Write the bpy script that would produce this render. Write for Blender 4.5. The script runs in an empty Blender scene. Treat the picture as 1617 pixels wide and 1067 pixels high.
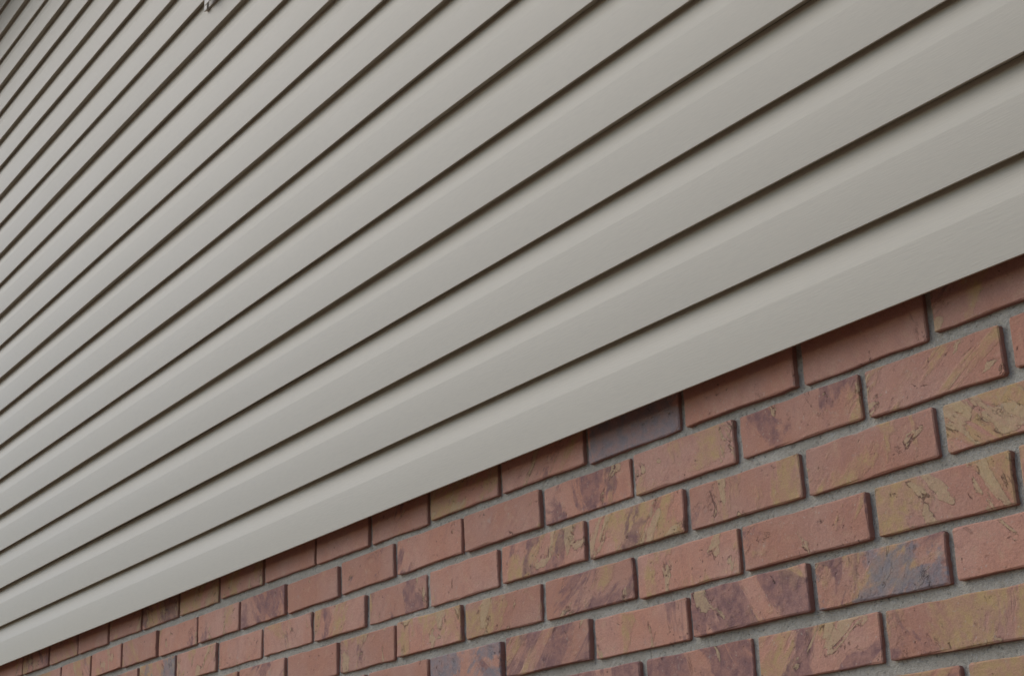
import bpy, bmesh, math, random
from mathutils import Matrix, Vector, noise

random.seed(11)
sc = bpy.context.scene
COL = sc.collection
Z0 = 2.10                       # height of the top visible brick bed joint above the ground

# ------------------------------------------------------------------ camera
cam_d = bpy.data.cameras.new("camera")
cam = bpy.data.objects.new("camera", cam_d)
COL.objects.link(cam)
cam_d.sensor_width = 36.0
cam_d.lens = 55.79
cam_d.clip_start = 0.05
cam_d.clip_end = 6000.0
R = Matrix(((0.562787, 0.285917, 0.775579),
            (0.82599, -0.158427, -0.540963),
            (-0.031798, 0.945067, -0.325325)))
cam.matrix_world = Matrix.Translation((1.29009, -1.29672, -0.54729 + Z0)) @ R.to_4x4()
sc.camera = cam

# ------------------------------------------------------------------ light
SUN_EL, SUN_AZ = 40.0, 230.0     # azimuth: direction the light comes from, degrees clockwise from +Y
w = bpy.data.worlds.new("World")
sc.world = w
w.use_nodes = True
nt = w.node_tree
bg = nt.nodes["Background"]
sky = nt.nodes.new("ShaderNodeTexSky")
sky.sky_type = 'NISHITA'
sky.sun_disc = False
sky.sun_elevation = math.radians(SUN_EL)
sky.sun_rotation = math.radians(SUN_AZ)
sky.air_density = 1.0
sky.dust_density = 1.0
sky.ozone_density = 1.0
nt.links.new(sky.outputs[0], bg.inputs[0])
bg.inputs[1].default_value = 0.11
sl = bpy.data.lights.new("sun", 'SUN')
sl.energy = 1.0
sl.angle = math.radians(55)
sl.color = (1.0, 0.955, 0.89)
so = bpy.data.objects.new("sun", sl)
COL.objects.link(so)
el, az = math.radians(SUN_EL), math.radians(SUN_AZ)
dvec = Vector((math.sin(az) * math.cos(el), math.cos(az) * math.cos(el), math.sin(el)))
so.rotation_euler = dvec.to_track_quat('Z', 'Y').to_euler()
so.location = dvec * 30

sc.view_settings.view_transform = 'Standard'
sc.view_settings.look = 'None'
sc.view_settings.gamma = 1.0
sc.view_settings.exposure = 0.16
sc.view_settings.use_curve_mapping = False
sc.cycles.filter_width = 1.6


# ------------------------------------------------------------------ node helpers
class NT:
    def __init__(self, name):
        self.m = bpy.data.materials.new(name)
        self.m.use_nodes = True
        self.t = self.m.node_tree
        self.b = self.t.nodes["Principled BSDF"]

    def n(self, kind, **kw):
        x = self.t.nodes.new(kind)
        for k, v in kw.items():
            setattr(x, k, v)
        return x

    def put(self, sock, v):
        if isinstance(v, (int, float)):
            sock.default_value = v
        elif isinstance(v, (tuple, list)):
            sock.default_value = tuple(v) if len(v) != 3 or sock.type == 'VECTOR' else tuple(v) + (1,)
        else:
            self.t.links.new(v, sock)

    def math(self, op, a, b=0.0, c=None, clamp=False):
        x = self.n("ShaderNodeMath", operation=op, use_clamp=clamp)
        self.put(x.inputs[0], a)
        self.put(x.inputs[1], b)
        if c is not None:
            self.put(x.inputs[2], c)
        return x.outputs[0]

    def vmath(self, op, a, b):
        x = self.n("ShaderNodeVectorMath", operation=op)
        self.put(x.inputs[0], a)
        self.put(x.inputs[1], b)
        return x.outputs[0]

    def comb(self, a, b, c):
        x = self.n("ShaderNodeCombineXYZ")
        for i, v in enumerate((a, b, c)):
            self.put(x.inputs[i], v)
        return x.outputs[0]

    def noise(self, vec, scale, detail=4.0, rough=0.5, dist=0.0):
        x = self.n("ShaderNodeTexNoise")
        self.put(x.inputs["Vector"], vec)
        x.inputs["Scale"].default_value = scale
        x.inputs["Detail"].default_value = detail
        x.inputs["Roughness"].default_value = rough
        x.inputs["Distortion"].default_value = dist
        return x.outputs[0]

    def ramp(self, v, lo, hi, a=0.0, b=1.0, smooth=True):
        x = self.n("ShaderNodeMapRange")
        x.interpolation_type = 'SMOOTHSTEP' if smooth else 'LINEAR'
        self.put(x.inputs[0], v)
        self.put(x.inputs[1], lo)
        self.put(x.inputs[2], hi)
        self.put(x.inputs[3], a)
        self.put(x.inputs[4], b)
        return x.outputs[0]

    def mix(self, f, a, b, blend='MIX'):
        x = self.n("ShaderNodeMix", data_type='RGBA', blend_type=blend)
        self.put(x.inputs[0], f)
        self.put(x.inputs[6], a)
        self.put(x.inputs[7], b)
        return x.outputs[2]

    def bump(self, h, strength, dist, normal=None):
        x = self.n("ShaderNodeBump")
        x.inputs["Strength"].default_value = strength
        x.inputs["Distance"].default_value = dist
        self.put(x.inputs["Height"], h)
        if normal is not None:
            self.put(x.inputs["Normal"], normal)
        return x.outputs[0]


# ------------------------------------------------------------------ materials
def mat_brick():
    g = NT("clay_brick")
    geo = g.n("ShaderNodeNewGeometry")
    oi = g.n("ShaderNodeObjectInfo")
    rnd = oi.outputs["Random"]
    sep = g.n("ShaderNodeSeparateColor")
    g.put(sep.inputs[0], oi.outputs["Color"])
    tanb, plumb, greyb = sep.outputs[0], sep.outputs[1], sep.outputs[2]
    sp = g.n("ShaderNodeSeparateXYZ")
    g.put(sp.inputs[0], geo.outputs["Position"])
    X, Y, Z = sp.outputs
    # every brick has its own drag direction: shear along the face
    sh = g.math('MULTIPLY', g.math('SUBTRACT', rnd, 0.5), 2.2)
    xs = g.math('ADD', X, g.math('MULTIPLY', Z, sh))
    off = g.math('MULTIPLY', rnd, 61.0)
    p = g.comb(g.math('ADD', xs, off), Y, g.math('MULTIPLY', Z, 0.62))
    p2 = g.comb(g.math('ADD', X, g.math('MULTIPLY', rnd, 37.0)), Y, Z)
    # body: salmon clay, mottled, with sandy grain
    n0 = g.noise(p2, 9, 3)
    n1 = g.noise(p2, 60, 6, 0.65)
    n2 = g.noise(p2, 620, 3, 0.65)
    n3 = g.noise(p2, 170, 4, 0.7)
    col = g.mix(g.ramp(n0, 0.32, 0.68), (0.590, 0.292, 0.200), (0.605, 0.345, 0.262))
    tone = g.ramp(g.math('FRACT', g.math('MULTIPLY', rnd, 17.3)), 0, 1, 0.88, 1.10, smooth=False)
    col = g.mix(1.0, col, g.comb(tone, tone, tone), 'MULTIPLY')
    col = g.mix(g.ramp(n1, 0.46, 0.72, 0, 0.40), col, (0.50, 0.255, 0.200))
    col = g.mix(g.ramp(n1, 0.30, 0.48, 0.40, 0), col, (0.63, 0.415, 0.275))
    smear = g.noise(g.comb(g.math('ADD', xs, off), Y, g.math('MULTIPLY', Z, 0.35)), 60, 5, 0.65)
    col = g.mix(g.ramp(smear, 0.50, 0.72, 0, 0.34), col, (0.45, 0.240, 0.200))
    # mustard slip smeared over part of the face, feathering out
    wash = g.noise(p, 9.0, 7, 0.62, 0.5)
    wthr = g.math('SUBTRACT', 0.638, g.math('MULTIPLY', tanb, 0.23))
    wd = g.math('SUBTRACT', wash, wthr)
    wm = g.math('MULTIPLY', g.ramp(wd, -0.005, 0.065), g.ramp(n1, 0.36, 0.62, 0.95, 0.30))
    col = g.mix(wm, col, g.mix(smear, (0.61, 0.420, 0.195), (0.53, 0.350, 0.175)))
    # plum burnt patches
    pn = g.noise(g.vmath('ADD', p, (3.7, 1.1, 9.2)), 12, 7, 0.62, 0.6)
    pthr = g.math('SUBTRACT', 0.66, g.math('MULTIPLY', plumb, 0.26))
    pd = g.math('SUBTRACT', pn, pthr)
    pm = g.ramp(pd, 0.0, 0.050)
    col = g.mix(g.math('MULTIPLY', pm, g.ramp(n1, 0.35, 0.65, 0.95, 0.40)), col, g.mix(n3, (0.215, 0.115, 0.118), (0.335, 0.185, 0.170)))
    # raised tan flakes, ragged edges
    tn = g.noise(g.vmath('ADD', p, (11.7, 5.1, 1.2)), 24, 7, 0.60, 0.7)
    tthr = g.math('SUBTRACT', 0.67, g.math('MULTIPLY', tanb, 0.13))
    td = g.math('SUBTRACT', tn, tthr)
    tm = g.ramp(td, 0.0, 0.014)
    col = g.mix(g.math('MULTIPLY', tm, g.ramp(n3, 0.3, 0.7, 0.9, 0.5)), col, g.mix(n1, (0.64, 0.470, 0.285), (0.55, 0.395, 0.230)))
    # blue grey flashing
    gn = g.noise(g.vmath('ADD', p2, (1.7, 8.1, 4.2)), 12, 6, 0.62, 0.6)
    gthr = g.math('SUBTRACT', 0.80, g.math('MULTIPLY', greyb, 0.46))
    gd = g.math('SUBTRACT', gn, gthr)
    gm = g.ramp(gd, 0.0, 0.07)
    col = g.mix(g.math('MULTIPLY', gm, g.ramp(n1, 0.35, 0.65, 0.95, 0.55)), col, g.mix(n3, (0.235, 0.205, 0.215), (0.370, 0.335, 0.345)))
    # broken undercut edges of the flakes, and pits in clusters
    brk = g.ramp(g.noise(p2, 45, 4, 0.6), 0.50, 0.60)
    ridge = g.ramp(g.math('ABSOLUTE', g.math('ADD', td, 0.006)), 0.0, 0.013, 1, 0)
    ridge2 = g.ramp(g.math('ABSOLUTE', g.math('ADD', pd, 0.004)), 0.0, 0.008, 0.5, 0)
    crack = g.math('MULTIPLY', g.math('MAXIMUM', ridge, ridge2), brk)
    pitn = g.noise(p2, 150, 3, 0.6)
    pits = g.math('MULTIPLY', g.ramp(pitn, 0.62, 0.69), g.ramp(g.noise(p2, 20, 3), 0.50, 0.64))
    dark = g.math('MAXIMUM', crack, pits)
    col = g.mix(g.math('MULTIPLY', dark, 0.64), col, (0.095, 0.052, 0.040))
    specks = g.ramp(g.noise(p2, 260, 2, 0.5), 0.66, 0.75, 0, 0.40)
    col = g.mix(specks, col, (0.64, 0.56, 0.46))
    col = g.mix(g.ramp(n2, 0.35, 0.70, 0.0, 0.45), col, g.mix(1.0, col, (0.66, 0.63, 0.60), 'MULTIPLY'))
    # mortar haze dragged over the lower and upper arrises here and there
    mz = g.ramp(g.noise(p2, 34, 5, 0.7), 0.60, 0.74, 0, 0.40)
    col = g.mix(mz, col, (0.50, 0.44, 0.37))
    # arrises and sides blend most of the way to a darker, plainer clay brown
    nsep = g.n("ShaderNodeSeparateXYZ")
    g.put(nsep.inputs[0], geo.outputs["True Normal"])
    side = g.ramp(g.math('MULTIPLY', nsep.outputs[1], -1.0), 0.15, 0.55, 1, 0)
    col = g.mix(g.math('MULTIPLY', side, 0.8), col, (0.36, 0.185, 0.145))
    g.put(g.b.inputs["Base Color"], col)
    g.b.inputs["Roughness"].default_value = 0.88
    g.b.inputs["Specular IOR Level"].default_value = 0.25
    h = g.math('ADD', g.math('MULTIPLY', tm, 0.8), g.math('MULTIPLY', n1, 1.0))
    h = g.math('ADD', h, g.math('MULTIPLY', g.ramp(wd, 0.0, 0.03), 0.35))
    h = g.math('ADD', h, g.math('MULTIPLY', n3, 0.7))
    h = g.math('SUBTRACT', h, g.math('MULTIPLY', dark, 1.2))
    b1 = g.bump(h, 0.70, 0.0019)
    b2 = g.bump(n2, 0.5, 0.0008, b1)
    g.put(g.b.inputs["Normal"], b2)
    return g.m


def mat_mortar():
    g = NT("mortar")
    geo = g.n("ShaderNodeNewGeometry")
    P = geo.outputs["Position"]
    a = g.noise(P, 14, 4)
    b = g.noise(P, 190, 4, 0.7)
    c = g.noise(P, 900, 2)
    col = g.mix(g.ramp(a, 0.3, 0.7), (0.465, 0.430, 0.355), (0.555, 0.520, 0.440))
    col = g.mix(g.ramp(b, 0.55, 0.70, 0, 0.8), col, (0.62, 0.60, 0.55))
    col = g.mix(g.ramp(b, 0.45, 0.30, 0, 0.8), col, (0.21, 0.20, 0.175))
    col = g.mix(g.ramp(c, 0.62, 0.75, 0, 0.5), col, (0.46, 0.45, 0.42))
    g.put(g.b.inputs["Base Color"], col)
    g.b.inputs["Roughness"].default_value = 0.95
    g.b.inputs["Specular IOR Level"].default_value = 0.15
    h = g.math('ADD', b, g.math('MULTIPLY', c, 0.4))
    g.put(g.b.inputs["Normal"], g.bump(h, 1.0, 0.0035))
    return g.m


def mat_vinyl(name, c1, c2, rough=0.42):
    g = NT(name)
    geo = g.n("ShaderNodeNewGeometry")
    P = geo.outputs["Position"]
    sp = g.n("ShaderNodeSeparateXYZ")
    g.put(sp.inputs[0], P)
    X, Y, Z = sp.outputs
    big = g.noise(P, 3.0, 3)
    grain = g.noise(g.comb(g.math('MULTIPLY', X, 0.09), Y, Z), 520, 4, 0.6)
    fine = g.noise(g.comb(g.math('MULTIPLY', X, 0.5), Y, Z), 900, 2, 0.6)
    dust = g.noise(P, 26, 5, 0.65)
    col = g.mix(g.ramp(big, 0.3, 0.7), c1, c2)
    col = g.mix(g.ramp(dust, 0.5, 0.8, 0, 0.03), col, (0.40, 0.37, 0.32))
    col = g.mix(g.ramp(grain, 0.35, 0.7, 0, 0.13), col, (0.36, 0.33, 0.29))
    oi = g.n('ShaderNodeObjectInfo')
    tv = g.ramp(oi.outputs['Random'], 0, 1, 0.965, 1.015, smooth=False)
    col = g.mix(1.0, col, g.comb(tv, tv, tv), 'MULTIPLY')
    speck = g.math('MULTIPLY', g.ramp(g.noise(P, 75, 1, 0.4), 0.855, 0.87), 0.5)
    col = g.mix(speck, col, (0.16, 0.14, 0.12))
    g.put(g.b.inputs["Base Color"], col)
    g.put(g.b.inputs["Roughness"], g.ramp(big, 0.3, 0.7, rough - 0.02, rough + 0.02))
    g.b.inputs["Specular IOR Level"].default_value = 0.42
    wav = g.noise(g.comb(g.math('MULTIPLY', X, 0.35), Y, Z), 5.0, 2)
    b0 = g.bump(wav, 0.05, 0.02)
    b1 = g.bump(grain, 0.30, 0.0008, b0)
    b2 = g.bump(fine, 0.10, 0.0004, b1)
    g.put(g.b.inputs["Normal"], b2)
    return g.m


def mat_plain(name, c1, c2, scale, rough=0.8, bump=0.0, bscale=60):
    g = NT(name)
    geo = g.n("ShaderNodeNewGeometry")
    P = geo.outputs["Position"]
    col = g.mix(g.ramp(g.noise(P, scale, 6, 0.6), 0.3, 0.7), c1, c2)
    g.put(g.b.inputs["Base Color"], col)
    g.b.inputs["Roughness"].default_value = rough
    if bump:
        g.put(g.b.inputs["Normal"], g.bump(g.noise(P, bscale, 5, 0.6), bump, 0.02))
    return g.m


BRICK = mat_brick()
MORTAR = mat_mortar()
VINYL = mat_vinyl("cream_vinyl", (0.548, 0.496, 0.392), (0.572, 0.520, 0.414), 0.48)
BLOCKV = mat_vinyl("block_vinyl", (0.51, 0.475, 0.40), (0.54, 0.50, 0.43))
BROWN = mat_plain("brown_painted_metal", (0.115, 0.080, 0.058), (0.140, 0.098, 0.070), 6, 0.55)
SHINGLE = mat_plain("roof_shingle", (0.05, 0.045, 0.04), (0.10, 0.085, 0.07), 30, 0.9, 0.5)
SHEATH = mat_plain("sheathing", (0.20, 0.17, 0.13), (0.24, 0.20, 0.16), 12, 0.9)
CONC = mat_plain("concrete_footing", (0.28, 0.27, 0.25), (0.34, 0.33, 0.31), 8, 0.9, 0.3)
GROUND = mat_plain("lawn_soil", (0.140, 0.085, 0.060), (0.200, 0.125, 0.090), 2.5, 0.95, 0.6, 25)


# ------------------------------------------------------------------ object helpers
def mesh_obj(name, me, mat=None, parent=None, loc=(0, 0, 0)):
    o = bpy.data.objects.new(name, me)
    COL.objects.link(o)
    if mat and not me.materials:
        me.materials.append(mat)
    o.location = loc
    if parent:
        o.parent = parent
    return o


def from_py(name, v, f, smooth=False):
    me = bpy.data.meshes.new(name)
    me.from_pydata(v, [], f)
    if smooth:
        me.polygons.foreach_set("use_smooth", [True] * len(me.polygons))
    me.update()
    return me


def box(name, x0, x1, y0, y1, z0, z1, bev=0.0):
    bm = bmesh.new()
    bmesh.ops.create_cube(bm, size=1)
    for v in bm.verts:
        v.co = Vector((x0 + (v.co.x + .5) * (x1 - x0), y0 + (v.co.y + .5) * (y1 - y0), z0 + (v.co.z + .5) * (z1 - z0)))
    if bev:
        bmesh.ops.bevel(bm, geom=bm.edges[:], offset=bev, segments=2, affect='EDGES', profile=0.5)
    me = bpy.data.meshes.new(name)
    bm.to_mesh(me)
    bm.free()
    return me


def thing(name, label, cat, loc):
    o = bpy.data.objects.new(name, None)
    COL.objects.link(o)
    o.location = loc
    o["label"] = label
    o["category"] = cat
    return o


# ------------------------------------------------------------------ ground
me = from_py("ground", [(-900, -900, 0), (900, -900, 0), (900, 900, 0), (-900, 900, 0)], [(0, 1, 2, 3)])
gr = mesh_obj("ground", me, GROUND)
gr["kind"] = "structure"

# ------------------------------------------------------------------ brick wall
XL, XR = -6.4, 3.0
H, PITCH = 0.0677, 0.2032
wall = thing("brick_veneer", "salmon pink brick wall with recessed grey mortar below the beige siding", "wall", (-1.5, 0, 0))
wl = Vector((-1.5, 0, 0))

# right-hand lower corner of each brick, in millimetres off a regular grid: (course, column) -> (along, up)
DEV = {(0, 0): (12, -3.3), (0, 1): (9.5, -6.0), (0, -1): (2.3, -3.7), (0, -2): (0.6, -0.1), (0, -3): (-10, 0.4),
       (0, -4): (-8.8, -3.0), (0, -5): (3.3, -2), (0, -6): (11.7, 0.6), (0, -7): (6.4, 1.5), (0, -8): (9.7, -1.1),
       (0, -9): (11.7, -1.2), (0, -10): (14.1, 0.8), (0, -11): (22, -1.5), (0, -12): (25, -1.6), (0, -13): (27, -1.2),
       (0, -14): (32, 0.6), (1, -.5): (-.4, -1.7), (1, .5): (6.4, .2), (1, 1.5): (2.6, -3.1), (1, -1.5): (-2.5, -.7),
       (1, -2.5): (-6.7, .2), (1, -3.5): (-12.3, .4), (1, -4.5): (-14.4, -.8), (1, -5.5): (-.3, -3), (1, -6.5): (.2, -3.0),
       (1, -7.5): (7.4, -2.5), (1, -8.5): (11.3, -3), (1, -9.5): (11, -1), (1, -10.5): (14, .6), (2, 0): (5, -.4),
       (2, 1): (6.2, -.3), (2, -1): (-.4, .5), (2, -2): (-6.6, 2.5), (2, -3): (-17, .9), (2, -4): (-18, 1.6),
       (3, -.5): (-7.1, -1.2), (3, .5): (1.5, 0), (3, 1.5): (-4.8, -1), (3, -1.5): (-8.5, 1.7), (3, -2.5): (-12.5, 3.6),
       (3, -3.5): (-18, 3.6), (4, 0): (3.2, 3.6), (4, 1): (1.5, 2.5), (4, -1): (-6.7, 1.6), (4, -2): (-4.8, 4), (5, .5): (-.4, 2.3)}
CY = {0: -1.5, 1: -1.4, 2: 0.9, 3: 1.5, 4: 3.0, 5: 2.3}


def dev(c, j):
    if (c, j) in DEV:
        return DEV[(c, j)]
    num = den = 0.0
    for (cc, jj), d in DEV.items():
        wgt = 1.0 / (0.3 + (cc - c) ** 2 * 0.3 + (jj - j) ** 2 * 2.0) ** 2
        num += wgt * d[0]
        den += wgt
    rr = random.Random(int(c * 131 + j * 17 + 9000))
    return (num / den + rr.uniform(-2.5, 2.5), CY.get(c, 1.5) + rr.uniform(-1.0, 1.0))


# colour of the bricks the photograph singles out: (tan, plum, grey)
TINT = {(0, -1): (0, .35, 1.0), (0, -3): (1.0, 0, .1), (0, 0): (.05, .25, 0), (0, 1): (0, .1, 0), (0, 2): (.25, .2, 0),
        (0, -2): (.3, .15, 0), (0, -4): (.2, .1, 0), (0, -5): (.05, .1, 0), (0, -6): (.1, 0, 0), (0, -7): (.6, 0, 0),
        (1, -1.5): (.1, .65, .5), (1, -.5): (.5, .1, 0), (1, .5): (.35, .45, 0), (1, 1.5): (.65, .3, .1), (1, 2.5): (.5, .2, .1),
        (1, -2.5): (.35, .1, 0), (1, -3.5): (.2, .3, 0), (1, -4.5): (.1, .5, 0), (1, -5.5): (.1, .1, 0), (1, -6.5): (.1, .6, 0),
        (2, 0): (.75, .25, 0), (2, 1): (.35, .35, 0), (2, 2): (.85, .2, 0), (2, -1): (.75, .3, 0), (2, -2): (.45, .45, 0),
        (2, -3): (.2, .1, 0), (2, -4): (.35, .3, .1), (3, -.5): (.5, .2, 0), (3, .5): (.3, .2, 0), (3, 1.5): (.9, .15, .1),
        (3, -1.5): (.35, .55, 0), (3, -2.5): (.65, .1, .1), (3, -3.5): (.6, .2, 0), (4, 0): (.2, .7, 0), (4, 1): (.35, .4, .75),
        (4, 2): (0, .05, 0), (4, -1): (.2, .35, 0), (4, -2): (.3, .6, .1), (4, -3): (.1, .4, .8), (5, .5): (.5, .6, 0),
        (5, 1.5): (.65, .35, .1), (5, -.5): (0, 1.0, .1), (5, -1.5): (.1, .8, .1), (5, 2.5): (.4, .3, 0), (6, 1): (.6, .2, 0)}

LN, HN, DN = 0.190, 0.0537, 0.060       # nominal brick face and the depth of brick behind it


def brick_verts(rnd, L=LN, Hh=HN):
    """rounded, slightly ragged brick: front outline ring, arris ring, rear ring"""
    r = rnd.uniform(0.0014, 0.0030)
    pts = []
    hx, hz = L / 2, Hh / 2
    for cx, cz, a0 in ((hx - r, hz - r, 0), (-hx + r, hz - r, 90), (-hx + r, -hz + r, 180), (hx - r, -hz + r, 270)):
        for a in (0, 45, 90):
            t = math.radians(a0 + a)
            pts.append((cx + r * math.cos(t), cz + r * math.sin(t)))
    out = []
    n = len(pts)
    for i in range(n):
        a, b = pts[i], pts[(i + 1) % n]
        out.append(a)
        d = math.hypot(b[0] - a[0], b[1] - a[1])
        k = 6 if d > 0.1 else (2 if d > 0.02 else 0)
        for s in range(1, k + 1):
            t = s / (k + 1)
            out.append((a[0] + (b[0] - a[0]) * t, a[1] + (b[1] - a[1]) * t))
    pts = [(x + rnd.gauss(0, .00038), z + rnd.gauss(0, .00038)) for x, z in out]
    n = len(pts)
    v, f = [], []
    for x, z in pts:
        v.append((x, DN, z))
    for x, z in pts:
        v.append((x, 0.0010 + abs(rnd.gauss(0, .0004)), z))
    for x, z in pts:
        q = 0.0008 + abs(rnd.gauss(0, .0007))
        v.append((x - math.copysign(min(q, abs(x)), x), rnd.gauss(0, .00018), z - math.copysign(min(q, abs(z)), z)))
    for ring in (0, 1):
        for i in range(n):
            a, b = ring * n + i, ring * n + (i + 1) % n
            f.append((a, a + n, b + n, b))
    f.append(tuple(2 * n + i for i in range(n))[::-1])
    return v, f


VAR = []
for i in range(18):
    v, f = brick_verts(random.Random(500 + i))
    me = from_py("brick_%02d" % i, v, f)
    bm = bmesh.new()
    bm.from_mesh(me)
    bmesh.ops.recalc_face_normals(bm, faces=bm.faces[:])
    bmesh.ops.triangulate(bm, faces=[q for q in bm.faces if len(q.verts) > 4])
    bm.to_mesh(me)
    bm.free()
    me.materials.append(BRICK)
    VAR.append(me)

rest_v, rest_f = [], []
n_ind = 0
ROWS = int(Z0 / H) - 1
for c in range(-1, ROWS):
    half = 0.5 if c % 2 else 0.0
    j = -31 + half
    while j < 14:
        dx, dz = dev(c, j) if -1 <= c < 9 else (random.uniform(-3, 3), random.uniform(-1.5, 1.5))
        dxl, _ = dev(c, j - 1) if -1 <= c < 9 else (random.uniform(-3, 3), 0)
        xr = j * PITCH + dx / 1000
        xl = (j - 1) * PITCH + dxl / 1000 + 0.0118 + random.uniform(-.0013, .0013)
        zb = Z0 - c * H + dz / 1000
        L = xr - xl
        hh = HN + random.uniform(-.0014, .0014)
        if c == -1:
            hh = HN
        if xr < XR + .2 and xl > XL - .2:
            near = 0 <= c <= 7 and -21 <= j <= 3.6
            yo = random.gauss(0, .0011)
            if near:
                o = mesh_obj("brick", VAR[random.randrange(len(VAR))], BRICK, wall)
                o.location = Vector(((xl + xr) / 2, yo, zb + hh / 2)) - wl
                flip = random.random() < .5
                o.scale = (L / LN, 1, hh / HN)
                o.rotation_euler = (random.gauss(0, .006), random.gauss(0, .004), random.gauss(0, .003))
                if (c, j) in TINT:
                    t = TINT[(c, j)]
                else:
                    u = random.random()
                    t = (random.uniform(.2, .9), random.uniform(0, .6), 0.75 if u > .95 else (.2 if u > .8 else 0))
                o.color = (t[0], t[1], t[2], 1)
                n_ind += 1
            else:
                v, f = brick_verts(random, L, hh)
                b = len(rest_v)
                rest_v += [(x + (xl + xr) / 2 - wl.x, y + yo, z + zb + hh / 2) for x, y, z in v]
                rest_f += [tuple(q + b for q in fa)[::-1] for fa in f]
        j += 1
me = from_py("brick_rest", rest_v, rest_f)
bm = bmesh.new()
bm.from_mesh(me)
bmesh.ops.recalc_face_normals(bm, faces=bm.faces[:])
bm.to_mesh(me)
bm.free()
rest = mesh_obj("outer_brickwork", me, BRICK, wall)
rest.color = (.35, .3, .05, 1)
rest["kind"] = "stuff"

# mortar bed: one uneven skin, about 7 mm behind the brick faces, filling every joint
v, f = [], []
xs = [XL]
while xs[-1] < XR:
    xs.append(xs[-1] + (0.009 if -3.8 < xs[-1] < 0.8 else 0.06))
zs = [0.02]
while zs[-1] < Z0 + 0.055:
    zs.append(min(Z0 + 0.056, zs[-1] + (0.0055 if zs[-1] > Z0 - .52 else 0.06)))
for x in xs:
    for z in zs:
        n = noise.noise(Vector((x * 16, 0, z * 16))) * .0013 + noise.noise(Vector((x * 90, 3, z * 90))) * .0016
        v.append((x - wl.x, 0.0066 + n, z))
nz = len(zs)
for i in range(len(xs) - 1):
    for k in range(nz - 1):
        a = i * nz + k
        f.append((a, a + nz, a + nz + 1, a + 1))
mesh_obj("mortar", from_py("mortar", v, f, True), MORTAR, wall)
mesh_obj("footing", box("footing", XL - wl.x, XR - wl.x, -0.03, 0.2, -0.25, 0.06, .004), CONC, wall)

# ------------------------------------------------------------------ siding
E, H0, D0 = 0.10495, 0.03287, 0.0290
NK = 23
sid = thing("lap_siding", "beige horizontal lap siding with dark shadow lines above the brick wall", "siding", (-1.5, 0, Z0))
xs = []
x = XL
while x < XR:
    xs.append(x)
    x += 0.05 if -3.9 < x < 0.9 else 0.25
xs.append(XR)


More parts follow.
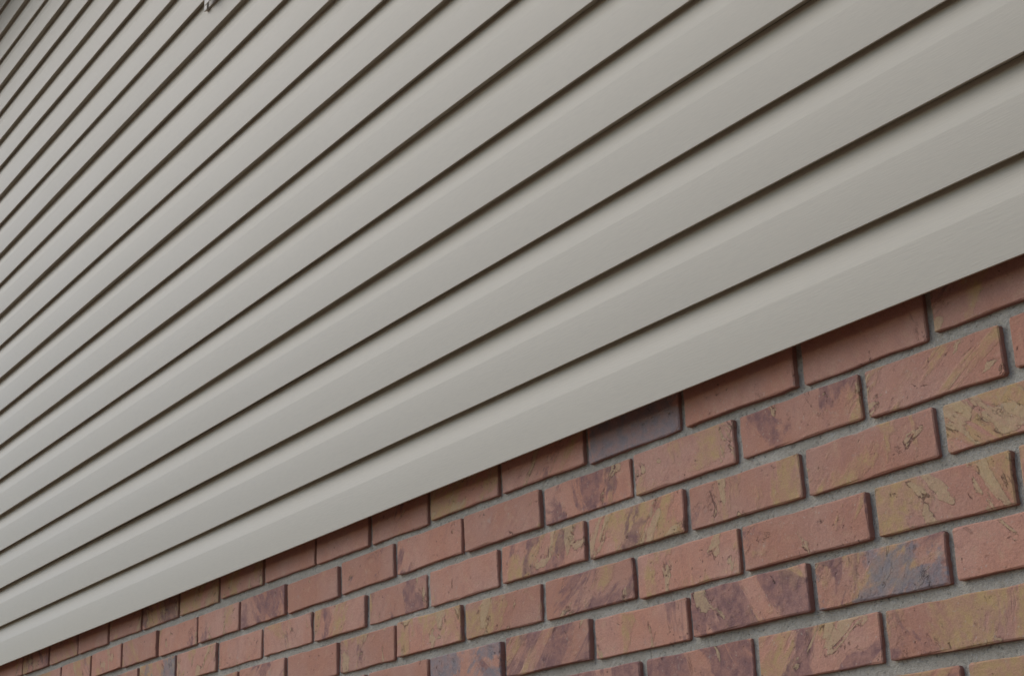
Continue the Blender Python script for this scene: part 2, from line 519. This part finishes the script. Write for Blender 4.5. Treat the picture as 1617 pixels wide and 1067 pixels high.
def plank(k):
    zb = H0 + k * E
    lip = 0.0145 if k % 2 == 0 else 0.0118
    td = 0.0140 if k % 2 else 0.0113        # how far this panel's head sits behind the lip above it
    if k == 0:
        lip = 0.0250
    fe = 0.600 * E
    cav = 0.030 if k == 0 else 0.0052
    bk = D0 - lip                      # the panel below tucks up behind this lip
    prof = [(cav + .001, bk), (cav, D0 - 0.0022), (0.0008, D0 - 0.0019), (0.0, D0 - 0.0012), (0.0008, D0 - .0001),
            (0.004, D0), (0.030, D0 - .0003), (fe - .002, D0 - .0008), (fe, D0 - .0011), (fe + .009, D0 - td * .31),
            (fe + .018, D0 - td * .57), (fe + .027, D0 - td * .78), (fe + .036, D0 - td * .93),
            (E + .0030, D0 - td * .99), (E + .0058, D0 - td)]
    v, f = [], []
    m = len(prof)
    for x in xs:
        wob = noise.noise(Vector((x * .9, k * 7.3, 1))) * .0017 + noise.noise(Vector((x * 3.1, k * 3.3, 5))) * .0007
        wz = noise.noise(Vector((x * .7, k * 5.1, 9))) * .0013
        for i, (z, out) in enumerate(prof):
            u = 1.0 if i < 10 else 0.3
            v.append((x + 1.5, -(out + wob * u), zb + z + wz * (1 if i < 8 else .5)))
    for i in range(len(xs) - 1):
        for q in range(m - 1):
            a = i * m + q
            f.append((a, a + m, a + m + 1, a + 1))
    me = from_py("siding_plank", v, f, True)
    # crisp folds at the lip and at the shoulder of the cove
    sharp = me.attributes.new("sharp_edge", 'BOOLEAN', 'EDGE')
    for ed in me.edges:
        a, b = ed.vertices
        if a % m == b % m and a % m in (1, 2, 4, 8):
            sharp.data[ed.index].value = True
    return mesh_obj("siding_plank", me, VINYL, sid)


for k in range(NK):
    plank(k)
TOPZ = H0 + NK * E
mesh_obj("sheathing", box("sheathing", XL + 1.5, XR + 1.5, -0.0035, 0.14, 0.060, TOPZ + .05), SHEATH, sid)

# ------------------------------------------------------------------ eave above the siding
ev = thing("roof_eave", "brown soffit shading the siding at the top left corner", "eave", (-1.5, 0, Z0 + TOPZ))
OV = 0.30
for i in range(int((XR - XL + .4) / .305)):
    xa = XL - .2 + i * .305
    mesh_obj("soffit_panel", box("soffit_panel", xa + 1.5 + .002, xa + 1.5 + .303, -OV, 0.1, -0.012, 0.004, .002), BROWN, ev)
mesh_obj("fascia", box("fascia", XL - .2 + 1.5, XR + .2 + 1.5, -OV - .024, -OV - .001, -0.02, 0.17, .003), BROWN, ev)
v = [(XL + 1.3, -OV - .06, .165), (XR + 1.7, -OV - .06, .165), (XR + 1.7, 3.2, 1.75), (XL + 1.3, 3.2, 1.75)]
v += [(a, b, c + .03) for a, b, c in v]
f = [(3, 2, 1, 0), (4, 5, 6, 7), (0, 1, 5, 4), (1, 2, 6, 5), (2, 3, 7, 6), (3, 0, 4, 7)]
mesh_obj("roof_deck", from_py("roof_deck", v, f), SHINGLE, ev)

# ------------------------------------------------------------------ mounting block cut by the top of the picture
BX, BZ = -1.701, 1.354
blk = thing("mounting_block", "pale vinyl mounting block whose lower corner breaks a siding line at the top edge", "mounting block",
            (BX + .1, -D0, Z0 + BZ))
mesh_obj("flange", box("flange", -.100, .100, -.0040, .014, .004, .204, .0010), BLOCKV, blk)
for xa, xb in ((-.100, -.084), (.084, .100)):
    mesh_obj("rim", box("rim", xa, xb, -.0075, -.0041, .001, .208, .0012), BLOCKV, blk)
mesh_obj("cover_plate", box("cover_plate", -.078, .078, -.0160, -.0138, .003, .200, .0007), BLOCKV, blk)
mesh_obj("socket", box("socket", -.050, .050, -.0137, -.0041, .040, .160, .0008), BLOCKV, blk)
print("bricks", n_ind)
